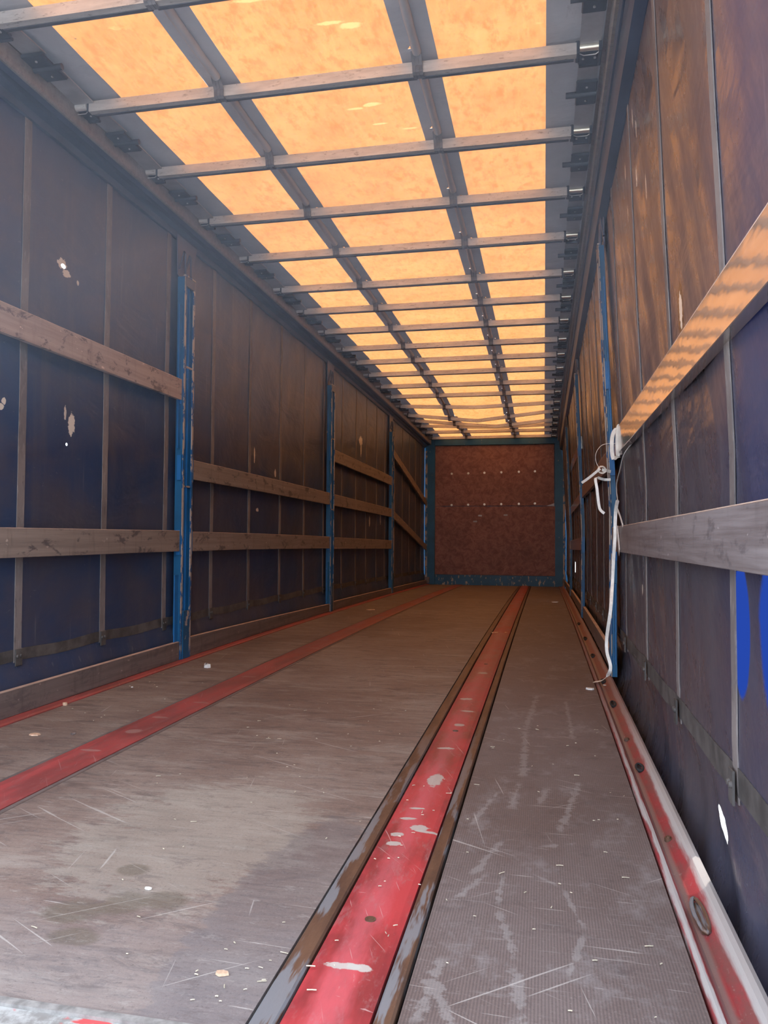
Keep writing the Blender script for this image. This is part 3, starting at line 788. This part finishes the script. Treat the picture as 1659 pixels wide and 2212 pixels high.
# cant rails
def cant(side):
    t = empty('roof_rail', B(1.16*side, 7, 2.6))
    if side < 0:
        face = [(-1.186, 2.702), (-1.180, 2.698), (-1.180, 2.624), (-1.186, 2.616), (-1.196, 2.616), (-1.196, 2.702)]
        under = [(-1.196, 2.70), (-1.196, 2.616), (-1.222, 2.608), (-1.222, 2.622), (-1.236, 2.622), (-1.236, 2.594), (-1.275, 2.590), (-1.285, 2.56), (-1.330, 2.56), (-1.330, 2.76), (-1.25, 2.76)]
        lip = [(-1.196, 2.712), (-1.150, 2.724), (-1.150, 2.730), (-1.2, 2.735)]
        labs = 'brown aluminium roof rail running along the top of the left curtain'
    else:
        face = [(1.140, 2.702), (1.134, 2.698), (1.134, 2.650), (1.140, 2.642), (1.152, 2.642), (1.152, 2.702)]
        under = [(1.152, 2.70), (1.152, 2.640), (1.160, 2.625), (1.168, 2.625), (1.170, 2.55), (1.178, 2.49), (1.215, 2.47), (1.225, 2.47), (1.30, 2.50), (1.30, 2.76), (1.20, 2.76)]
        lip = [(1.152, 2.712), (1.122, 2.724), (1.122, 2.730), (1.16, 2.735)]
        labs = 'dark blue-grey roof rail running along the top of the right curtain'
    ys = frange(1.15, YB-.08, .3)
    MB().sweep(face, ys).build('inner_flange', M['alud'], t)
    MB().sweep(under, ys).build('rail_channel', M['cantdark'], t)
    MB().sweep(lip, ys).build('upper_lip', M['alud'], t)
    tag(t, labs, 'rail')
cant(-1); cant(1)

# ------------------------------------------------------------------ curtains
def cxL(y, z):
    x = -1.302
    st = math.sin((y-2.9)/.64*math.pi)**2       # cloth billows slightly between the straps
    x += -.010*st*(.3+.7*math.sin(min(max(z, 0), 2.5)/2.5*math.pi))+.003*wob(y*3, z*2)
    if z < .21:
        t_ = (.21-z)/.21
        x += .030*math.sin(min(1, t_*1.1)*math.pi*.9)*(.6+.5*wob(y*2.2, .3))
    return x
def cxR(y, z):
    x = 1.283-.072*max(0, (z-.9)/1.7)
    st = math.sin((y-1.72)/.71*math.pi)**2
    x += .010*st*math.sin(min(max(z, 0), 2.5)/2.5*math.pi)+.003*wob(y*3, z*2)
    if z < .24:
        t_ = (.24-z)/.24
        fold = .5+.5*math.sin(y*7.3+t_*2.2)
        x += .040*math.sin(min(1, t_)*math.pi*.5)-.040*t_*t_-.022*math.sin(min(1,t_)*math.pi)*fold*max(0, min(1, (3.9-y)/2))*.8
        x += .012*math.sin(y*19+t_*5)*t_*max(0, min(1, (2.6-y)))
    return x
def curtain(side):
    fx = cxL if side < 0 else cxR
    y0 = 1.50 if side < 0 else 1.235
    if side > 0: y0 = 1.262
    b = MB()
    ys = []; y = y0
    while y < YB-.10: ys.append(y); y += .05 if y < 4.5 else .12
    ys.append(YB-.085)
    zt = 2.60 if side < 0 else 2.52
    zs = [-.12+.02*i for i in range(20)]+frange(.28, zt, .1)
    k = len(zs)
    vs = [(fx(y, z), y, z) for y in ys for z in zs]
    fs = [(j*k+i, j*k+i+1, (j+1)*k+i+1, (j+1)*k+i) for j in range(len(ys)-1) for i in range(k-1)]
    if side < 0: fs = [f[::-1] for f in fs]
    b.add(vs, fs, True)
    name = 'left' if side < 0 else 'right'
    t = empty('side_curtain', B(1.3*side, 7, 0))
    tag(t, 'dirty blue tarpaulin curtain closing the %s side of the trailer' % name + (', small holes in it' if side < 0 else ', torn open near the floor'), 'curtain')
    b.build('curtain_cloth', M['tarpL'] if side < 0 else M['tarpR'], t)
    s = -side
    # hem band
    m = MB(); vs = []; zt_, zb_ = (.272, .222) if side < 0 else (.292, .232)
    ys2 = frange(y0, YB-.1, .08)
    ph = 2.9 if side < 0 else 1.72; pd = .64 if side < 0 else .71
    for y in ys2:
        dip = -.010*math.sin((y-ph)/pd*math.pi)**2
        for z in (zb_+dip, zt_+dip):
            vs.append((fx(y, z)+s*.0025, y, z))
        for z in (zb_+dip, zt_+dip):
            vs.append((fx(y, z)+s*.0005, y, z))
    n = len(ys2); fs = []
    for j in range(n-1):
        a = j*4; c = a+4
        fs += [(a, a+1, c+1, c), (a+1, a+3, c+3, c+1), (a+2, a, c, c+2)]
    m.add(vs, fs).build('hem_band', M['hem'], t)
    # straps with their buckles
    yy = [2.90, 3.54, 4.18, 4.83, 5.50, 6.20, 6.87, 7.52, 8.25, 8.90, 9.43, 10.03, 10.58, 11.3, 11.95, 12.6, 13.2, 13.8] if side < 0 else [1.725, 2.425, 3.13, 3.87, 4.62, 5.30, 5.98, 6.66, 7.35, 8.1, 8.8, 9.5, 10.2, 11.0, 11.7, 12.4, 13.1]
    for i, y in enumerate(yy):
        w = .046 if side < 0 else (.040 if y < 3 else .032)
        m = MB(); vs = []
        zs2 = frange(.215, zt-(.02 if side < 0 else .0), .12)
        for z in zs2:
            x = fx(y, z)+s*.004
            jl = .002*wob(z*5, y)
            vs += [(x, y-w/2+jl, z), (x, y+w/2+jl, z), (x-s*.003, y-w/2+jl, z), (x-s*.003, y+w/2+jl, z)]
        fs = []
        for j in range(len(zs2)-1):
            a = j*4; c = a+4
            fs += [(a, a+1, c+1, c), (a+2, a, c, c+2), (a+1, a+3, c+3, c+1)]
        fs.append((0, 2, 3, 1))
        st = m.add(vs, fs).build('webbing_strap', M['web'], t)
        m = MB(); x = fx(y, .24)+s*.007
        zc = .246 if side < 0 else .258
        m.box(min(x, x+s*.005), max(x, x+s*.005), y-w*.45, y+w*.45, zc-.046, zc+.026, .002)
        for sy in (-1, 1): m.cyl((x+s*.004, y+sy*w*.22, zc-.004), (x+s*.011, y+sy*w*.22, zc-.004), .0085, 10, .006)
        m.build('buckle', M['hem'], st)
    return t
curtain(-1); curtain(1)
# torn reinforcement and rag edges round the big hole on the right
# rear corner frame post beside the open end
pr = MB().box(1.30, 1.36, 1.10, 1.225, -.12, 2.76, .008).build('rear_post', M['bluedark'], bend=False)
tag(pr, 'blue steel rear corner post behind the near edge of the right curtain', 'post')

# ------------------------------------------------------------------ posts
def post(side, y, lab, top=2.33):
    s = -side                                     # inward direction
    lean = (lambda z: 0.0) if side < 0 else (lambda z: -.075*max(0, (z-.9)/1.7))
    xi = -1.238 if side < 0 else 1.240           # inner face
    zf = .014 if side < 0 else .028
    D = .050 if side < 0 else .030; w = .135; fl = .019
    t = empty('stanchion', B(xi+side*D/2, y, 0))
    def bx(x0, x1, ya, yb, za, zb, name, mat, par, n=8):
        m = MB(); zs = [lerp(za, zb, i/n) for i in range(n+1)]; vs = []; fs = []
        x0, x1 = min(x0, x1), max(x0, x1)
        for z in zs:
            l = lean(z); vs += [(x0+l, ya, z), (x1+l, ya, z), (x1+l, yb, z), (x0+l, yb, z)]
        for k in range(n):
            for i in range(4): fs.append((k*4+i, k*4+(i+1) % 4, k*4+4+(i+1) % 4, k*4+4+i))
        fs += [(3, 2, 1, 0), (n*4, n*4+1, n*4+2, n*4+3)]
        m.add(vs, fs); return m.build(name, mat, par)
    web_x = xi+side*(.017 if side < 0 else .016)
    web = bx(web_x, web_x+side*.008, y-w/2+fl*.5, y+w/2-fl*.5, zf, top, 'channel_web', M['blue'], t)
    bx(web_x, web_x+s*.010, y+.004, y+.010, .3, top-.03, 'web_rib', M['blue'], web)
    for q in (-1, 1):
        f_ = bx(xi, xi+side*.006, y+q*(w/2)-(fl if q > 0 else 0), y+q*(w/2)+(0 if q > 0 else fl), zf, top, 'flange', M['bluechip'], t)
        bx(xi+side*.004, xi+side*D, y+q*w/2-(.006 if q > 0 else 0), y+q*w/2+(0 if q > 0 else .006), zf, top, 'flange_side', M['bluedark'], f_)  # darker paint stands in for shade on the side faces
    # foot: boxed in lower sleeve with battered paint
    bx(xi+s*.004, web_x-side*.001, y-w/2+.028, y+w/2-.030, zf, .30, 'foot_sleeve', M['bluelow'], t, 3)
    # pocket rungs that hold the boards
    for z in (1.05, 1.78):
        bx(xi+side*.002, web_x, y-w/2+fl, y+w/2-fl, z, z+.010, 'rung', M['bluechip'], t, 1)
    # rear wing plates behind
    bx(web_x, web_x+side*.006, y-w/2-.045, y-w/2, .10, .52, 'wing_plate', M['blue'], t, 3)
    bx(web_x, web_x+side*.006, y-w/2-.035, y-w/2, 1.28, 2.15, 'wing_plate', M['blue'], t, 3)
    # board pockets
    for z in (.64, 1.09, 1.55):
        bx(xi+side*.004, xi+side*.029, y+w/2, y+w/2+.018, z, z+.15, 'board_pocket', M['blue'], t, 1)
        bx(xi+side*.004, xi+side*.029, y-w/2-.018, y-w/2, z, z+.15, 'board_pocket', M['blue'], t, 1)
    # head
    hd = bx(xi+s*.001, xi+side*.012, y-w/2+.004, y+w/2-.004, top-.055, top+.006, 'post_cap', M['cantdark'], t, 1)
    bx(xi+s*.004, xi+side*.012, y-w/2, y+w/2, top+.004, top+.012, 'cap_edge', M['bluechip'], hd, 1)
    # gusset plate up to the roof rail
    m = MB(); zt = 2.60 if side < 0 else 2.47
    l0, l1 = lean(top), lean(zt)
    xa = xi+side*(.040 if side < 0 else .028)
    pts = [(y-.085, top+.01), (y+.075, top-.02), (y+.175, zt), (y-.10, zt)]
    vs = [(xa+(l0 if k < 2 else l1), p, z) for k, (p, z) in enumerate(pts)]+[(xa+side*.006+(l0 if k < 2 else l1), p, z) for k, (p, z) in enumerate(pts)]
    m.add(vs, [(0, 1, 2, 3), (7, 6, 5, 4), (0, 4, 5, 1), (1, 5, 6, 2), (2, 6, 7, 3), (3, 7, 4, 0)])
    gp = m.build('gusset_plate', M['gusset'], t)
    for q in (-.034, .040):
        m = MB(); zz = top+.005
        x_ = xi+side*.016+lean(top)
        m.tube([(x_, y+q, zz), (x_, y+q-.004, zz+.075), (x_, y+q-.008, zz+.145), (x_, y+q-.022, zz+.150), (x_+side*.004, y+q-.040, zz+.09), (x_+side*.012, y+q-.060, zz+.035)], .0065, 8)
        m.build('hook_rod', M['cantdark'], gp)
    tag(t, lab, 'post', 'blue posts along the %s side' % ('left' if side < 0 else 'right'))
post(-1, 4.345, 'tall chipped blue steel post on the left, nearest the camera')
post(-1, 7.64, 'chipped blue steel post on the left, middle one of the three')
post(-1, 10.88, 'thin distant blue steel post on the left, last before the bulkhead')
post(1, 4.30, 'blue steel post on the right with white strapping tied round it')
post(1, 7.55, 'blue steel post on the right, middle one of the three')
post(1, 10.85, 'distant blue steel post on the right, last before the bulkhead')

# ------------------------------------------------------------------ side boards
def board(side, ya, za, yb, zb, h, mat, lab, group, edge=None, hb=None, thick=.024, cat='board', x=None):
    xi = x if x is not None else (-1.243 if side < 0 else 1.243)
    hb = hb if hb is not None else h
    m = MB(); n = max(2, round((yb-ya)/.25)); vs = []; fs = []; c = .0015
    for k in range(n+1):
        q = k/n; y = lerp(ya, yb, q); z = lerp(za, zb, q); hh = lerp(h, hb, q)
        x0, x1 = (xi-thick, xi) if side < 0 else (xi, xi+thick)
        bow_ = .0015*math.sin(q*math.pi*3+ya)
        vs += [(x0, y, z+c), (x0+c, y, z), (x1-c, y, z), (x1, y, z+c+bow_), (x1, y, z+hh-c), (x1-c, y, z+hh), (x0+c, y, z+hh), (x0, y, z+hh-c)]
    for k in range(n):
        for i in range(8): fs.append((k*8+i, k*8+(i+1) % 8, (k+1)*8+(i+1) % 8, (k+1)*8+i))
    fs += [tuple(range(8))[::-1], tuple(n*8+i for i in range(8))]
    t = empty('side_board', B(xi, (ya+yb)/2, (za+zb)/2))
    m.add(vs, fs).build('plank', mat, t)
    # pale bare upper edge
    m = MB(); vs = []; fs = []
    for k in range(n+1):
        q = k/n; y = lerp(ya, yb, q); z = lerp(za, zb, q)+lerp(h, hb, q)
        x0, x1 = (xi-thick+.002, xi-.0005) if side < 0 else (xi+.0005, xi+thick-.002)
        vs += [(x0, y, z), (x1, y, z), (x1, y, z+.0022), (x0, y, z+.0022)]
    for k in range(n):
        for i in range(4): fs.append((k*4+i, k*4+(i+1) % 4, (k+1)*4+(i+1) % 4, (k+1)*4+i))
    fs += [(3, 2, 1, 0), tuple(n*4+i for i in range(4))]
    m.add(vs, fs).build('bare_edge', edge or M['edge'], t)
    tag(t, lab, cat, group); return t
GL = 'boards slotted between the left posts'
P1, P2, P3 = 4.345, 7.64, 10.88; hw = .072
board(-1, 1.6, 1.572, P1-hw, 1.572, .122, M['boardL'], 'pale stained wooden board, higher one before the nearest left post', GL)
board(-1, 1.6, .662, P1-hw, .662, .122, M['boardLd'], 'grey wooden board with dark smears, lower one before the nearest left post', GL)
board(-1, P1+hw, 1.105, P2-hw, 1.100, .118, M['boardLd'], 'wooden board at chest height between the first and second left posts', GL)
board(-1, P1+hw, .660, P2-hw, .655, .118, M['boardLd'], 'wooden board at knee height between the first and second left posts', GL)
board(-1, P2+hw, 1.560, P3-hw, 1.560, .122, M['boardLd'], 'topmost of three boards between the second and third left posts', GL)
board(-1, P2+hw, 1.100, P3-hw, 1.105, .115, M['boardLd'], 'middle of three boards between the second and third left posts', GL)
board(-1, P2+hw, .650, P3-hw, .650, .118, M['boardLd'], 'lowest of three boards between the second and third left posts', GL)
board(-1, P3+hw, 1.985, YB-.2, 1.46, .105, M['boardLd'], 'upper slanting board running down to the bulkhead on the left', GL)
board(-1, P3+hw, 1.095, YB-.2, .63, .105, M['boardLd'], 'lower slanting board running down to the bulkhead on the left', GL)
GS = 'sill boards standing on the left floor edge'
board(-1, 1.6, .012, P1-hw, .014, .106, M['sill'], 'weathered sill board on the left floor edge, in front of the nearest post', GS, cat='sill board')
board(-1, P1+hw, .014, P2-hw, .014, .116, M['sill'], 'weathered sill board on the left floor edge, between first and second posts', GS, hb=.075, cat='sill board')
board(-1, P2+hw, .014, P3-hw, .014, .088, M['sill'], 'weathered sill board on the left floor edge, between second and third posts', GS, hb=.075, cat='sill board')
board(-1, P3+hw, .014, YB-.2, .014, .07, M['sill'], 'weathered sill board on the left floor edge, beside the bulkhead', GS, cat='sill board')
GR = 'boards slotted between the right posts'
R1, R2, R3 = 4.30, 7.55, 10.85
board(1, 1.20, 1.172, R1-.05, 1.172, .126, M['boardR'], 'glossy copper brown board sweeping across the upper right, tied with white strapping', GR, thick=.030)
board(1, 1.20, .702, R1-hw, .690, .122, M['boardRl'], 'grey scuffed board with a reddish far end, low on the right', GR)
board(1, R1+hw, 1.140, R2-hw, 1.155, .110, M['boardRd'] if 'boardRd' in M else M['boardR'], 'brown board between the first and second right posts', GR)
board(1, R2+hw, 1.64, R3-hw, 1.70, .12, M['boardR'], 'topmost brown board between the second and third right posts', GR)
board(1, R2+hw, 1.13, R3-hw, 1.13, .10, M['boardR'], 'middle brown board between the second and third right posts', GR)
board(1, R2+hw, .66, R3-hw, .66, .12, M['boardR'], 'lowest brown board between the second and third right posts', GR)
board(1, R1+hw, .03, R2-hw, .03, .105, M['sill'], 'weathered sill board on the right floor edge, between first and second posts', 'sill boards standing on the right floor edge', cat='sill board', x=1.25)
board(1, R2+hw, .03, R3-hw, .03, .09, M['sill'], 'weathered sill board on the right floor edge, between second and third posts', 'sill boards standing on the right floor edge', cat='sill board', x=1.25)
board(1, R3+hw, .03, YB-.2, .03, .09, M['sill'], 'weathered sill board on the right floor edge, beside the bulkhead', 'sill boards standing on the right floor edge', cat='sill board', x=1.25)

# ------------------------------------------------------------------ white strapping on the first right post
t = empty('strapping', B(1.235, 4.2, 1.15))
tag(t, 'white plastic strapping wound round the board end and post, long tail hanging to the floor', 'strapping')
def smooth(pts, n=6):
    P = [Vector(p) for p in pts]; out = []
    for i in range(len(P)-1):
        a = P[max(i-1, 0)]; b = P[i]; c = P[i+1]; d = P[min(i+2, len(P)-1)]
        for k in range(n):
            u = k/n
            out.append(.5*((2*b)+(-a+c)*u+(2*a-5*b+4*c-d)*u*u+(-a+3*b-3*c+d)*u**3))
    out.append(P[-1]); return out
def rib(pts, w, name, wd=(0, 1, 0), th=.0016):
    m = MB(); sp = smooth(pts)
    if callable(wd): m.ribbon([(p, wd(i/(len(sp)-1))) for i, p in enumerate(sp)], w, th)
    else: m.ribbon([(p, wd) for p in sp], w, th)
    return m.build(name, M['white'], t)
rib([(1.262, 4.00, 1.303), (1.244, 4.00, 1.302), (1.230, 3.99, 1.278), (1.224, 3.98, 1.24), (1.224, 3.98, 1.19), (1.231, 3.98, 1.155), (1.246, 3.99, 1.163), (1.262, 4.0, 1.168)], .019, 'band', (1, .25, 0))
rib([(1.262, 3.86, 1.303), (1.246, 3.86, 1.302), (1.240, 3.85, 1.275), (1.238, 3.85, 1.24), (1.238, 3.85, 1.19), (1.240, 3.85, 1.160), (1.250, 3.86, 1.164), (1.262, 3.86, 1.168)], .017, 'band', (1, .5, 0))
rib([(1.236, 4.20, 1.255), (1.224, 4.2, 1.257), (1.191, 4.2, 1.248), (1.168, 4.2, 1.221), (1.158, 4.19, 1.188), (1.162, 4.18, 1.155), (1.173, 4.18, 1.133)], .006, 'loop', lambda u: (0, 1, .3))
# knot
m = MB(); kc = Vector((1.190, 4.17, 1.116))
for a0, rr in ((0, .021), (1.1, .016), (2.2, .018)):
    pts = [(kc+Vector((math.cos(q)*rr, math.sin(q)*rr*.8*math.cos(a0), math.sin(q)*rr*1.0)), (0, 1, .4)) for q in [2*math.pi*i/14 for i in range(15)]]
    m.ribbon(pts, .012, .002)
m.ribbon([((1.190, 4.175, 1.116), (0, 0, 1)), ((1.215, 4.19, 1.112), (0, 0, 1)), ((1.236, 4.2, 1.108), (0, 0, 1))], .016, .003)
m.build('knot', M['white'], t)
rib([(1.180, 4.16, 1.121), (1.128, 4.13, 1.076), (1.084, 4.10, 1.043)], .013, 'loose_end', (.6, 0, -.8))
rib([(1.236, 4.20, 1.066), (1.208, 4.20, 1.066), (1.183, 4.18, 1.070), (1.165, 4.17, 1.076), (1.156, 4.16, 1.064), (1.163, 4.15, 1.015), (1.172, 4.15, .935), (1.180, 4.15, .905), (1.200, 4.15, .886)], .014, 'short_tail', lambda u: (1, -.2, .3) if u > .35 else (.2, .3, 1))
tail = [(1.262, 3.50, 1.165), (1.240, 3.56, 1.125), (1.234, 3.68, 1.064), (1.230, 3.78, 1.017), (1.229, 3.77, .978), (1.229, 3.74, .938), (1.228, 3.79, .909), (1.228, 3.84, .864), (1.228, 3.87, .764), (1.226, 3.89, .70), (1.225, 3.92, .64), (1.221, 3.93, .54), (1.205, 3.85, .41), (1.192, 3.90, .281), (1.192, 3.90, .206), (1.207, 3.88, .142), (1.200, 3.90, .100), (1.178, 4.02, .046), (1.145, 4.15, .012)]
rib(tail, .016, 'long_tail', lambda u: (.25, 1, 0) if u < .28 else ((1, -.5, 0) if u < .9 else (.2, 1, 0)))
rib([(1.229, 3.83, .914), (1.237, 3.74, .87), (1.243, 3.64, .815)], .014, 'folded_tail', (0, .4, 1))
rib([(1.2385, 3.86, .80), (1.2395, 3.81, .74), (1.240, 3.776, .69)], .055, 'folded_tail', (0, 1, .1))

# ------------------------------------------------------------------ litter on the floor
def chip(name, mat, x, y, rx, ry, h, label, cat, group=None, seed=0, z0=.001, npt=7, curl=0):
    r = random.Random(seed); m = MB(); vs = []; n = npt
    for zz in (0, h):
        for i in range(n):
            a = 2*math.pi*i/n; q = 1 if zz == 0 else .94
            rr = (.78+.4*r.random()) if zz == 0 else None
            if zz == 0: vs.append([math.cos(a)*rx*rr, math.sin(a)*ry*rr, 0])
            else:
                p = vs[i]; vs.append([p[0]*q, p[1]*q, h+curl*abs(p[0])/rx])
    ang = r.uniform(-.4, .4); ca, sa = math.cos(ang), math.sin(ang)
    vs = [(x+p[0]*ca-p[1]*sa, y+p[0]*sa+p[1]*ca, z0+p[2]) for p in vs]
    fs = [tuple(range(n))[::-1], tuple(range(n, 2*n))]+[(i, (i+1) % n, n+(i+1) % n, n+i) for i in range(n)]
    o = m.add(vs, fs).build(name, mat); tag(o, label, cat, group); return o
chip('wood_chip', M['wood'], .55, 6.24, .075, .045, .006, 'flat pale wood chip lying across the red strip far down the floor', 'wood chip', seed=3)
chip('wood_chip', M['wood'], -.995, 2.605, .026, .018, .004, 'pale orange wood chip on the left floor near the photo edge', 'wood chip', seed=4)
chip('wood_chip', M['wood'], .347, 1.271, .012, .007, .004, 'small wood chip at the bottom, left of the red strip', 'wood chip', seed=5)
chip('wood_chip', M['wood'], -.93, 8.05, .05, .04, .005, 'small pale wood chip far down on the left floor', 'wood chip', seed=6)
chip('wood_chip', M['sill'], -.86, 2.645, .011, .009, .006, 'small dark wood crumb on the left floor beside the red strip', 'wood chip', seed=8)
c = chip('paper_scrap', M['paper'], -1.0, 4.14, .026, .020, .010, 'crumpled white paper scrap with dark print near the nearest left post', 'paper', seed=9, curl=.012)
MB().box(-1.010, -1.002, 4.128, 4.150, .0225, .0235).build('printed_patch', M['dark'], c)
chip('paper_scrap', M['paper'], 1.118, 4.0, .020, .014, .004, 'white paper scrap beside the right floor rail', 'paper', seed=10, curl=.006)
chip('paper_scrap', M['paper'], 1.196, 4.10, .009, .012, .003, 'tiny white scrap lying in the right floor rail', 'paper', seed=11, z0=.006)
chip('paper_scrap', M['paper'], -1.115, 3.516, .006, .006, .003, 'tiny white crumb on the left floor near the sill board', 'paper', seed=12)
chip('paper_scrap', M['paper'], .06, 1.538, .010, .006, .002, 'small white scrap on the dusty middle floor', 'paper', seed=13)
chip('wood_chip', M['wood'], -1.19, 3.08, .012, .008, .012, 'small tan wood lump against the left sill board', 'wood chip', seed=14)
rs_ = random.Random(21)
def straw(x, y, L, a, seed, z=.0):
    m = MB(); c_, s_ = math.cos(a), math.sin(a); w = .0007+.0005*rs_.random()
    k = rs_.uniform(-.04, .04)*L
    pts = [(x-c_*L/2, y-s_*L/2, z+.0028), (x-s_*k, y+c_*k, z+.0032), (x+c_*L/2, y+s_*L/2, z+.003)]
    m.tube(pts, w, 5)
    o = m.build('straw_bit', M['straw'])
    if .485 < x < .64: pl = 'red strip right of the middle floor'
    elif x > .64: pl = 'ribbed floor panel right of the red strip'
    elif x < -.75: pl = 'floor panel along the left wall'
    elif y < 1.5: pl = 'middle floor close to the open end'
    else: pl = 'middle floor further in'
    tag(o, 'thin pale straw bit lying on the '+pl, 'straw', 'straw bits on the '+pl); return o
spots = []
for i in range(14): spots.append((rs_.uniform(.30, .43), rs_.uniform(1.18, 1.42)))
for i in range(26): spots.append((rs_.uniform(.49, .63), rs_.uniform(1.2, 2.4)))
for i in range(42): spots.append((rs_.uniform(.68, 1.14), rs_.uniform(1.2, 3.2)))
for i in range(46): spots.append((rs_.uniform(-.3, .43), rs_.uniform(1.25, 3.4)))
for i in range(20): spots.append((rs_.uniform(-1.15, -.8), rs_.uniform(2.5, 4.2)))
for i, (x, y) in enumerate(spots):
    z = .008 if .44 < x < .66 else 0
    straw(x, y, rs_.choice([.004, .005, .006, .007, .009, .016]), rs_.choice([rs_.uniform(-.3, .3), rs_.uniform(0, 3.14)]), i, z)

for o in bpy.data.objects:
    if '_o' in o: del o['_o']
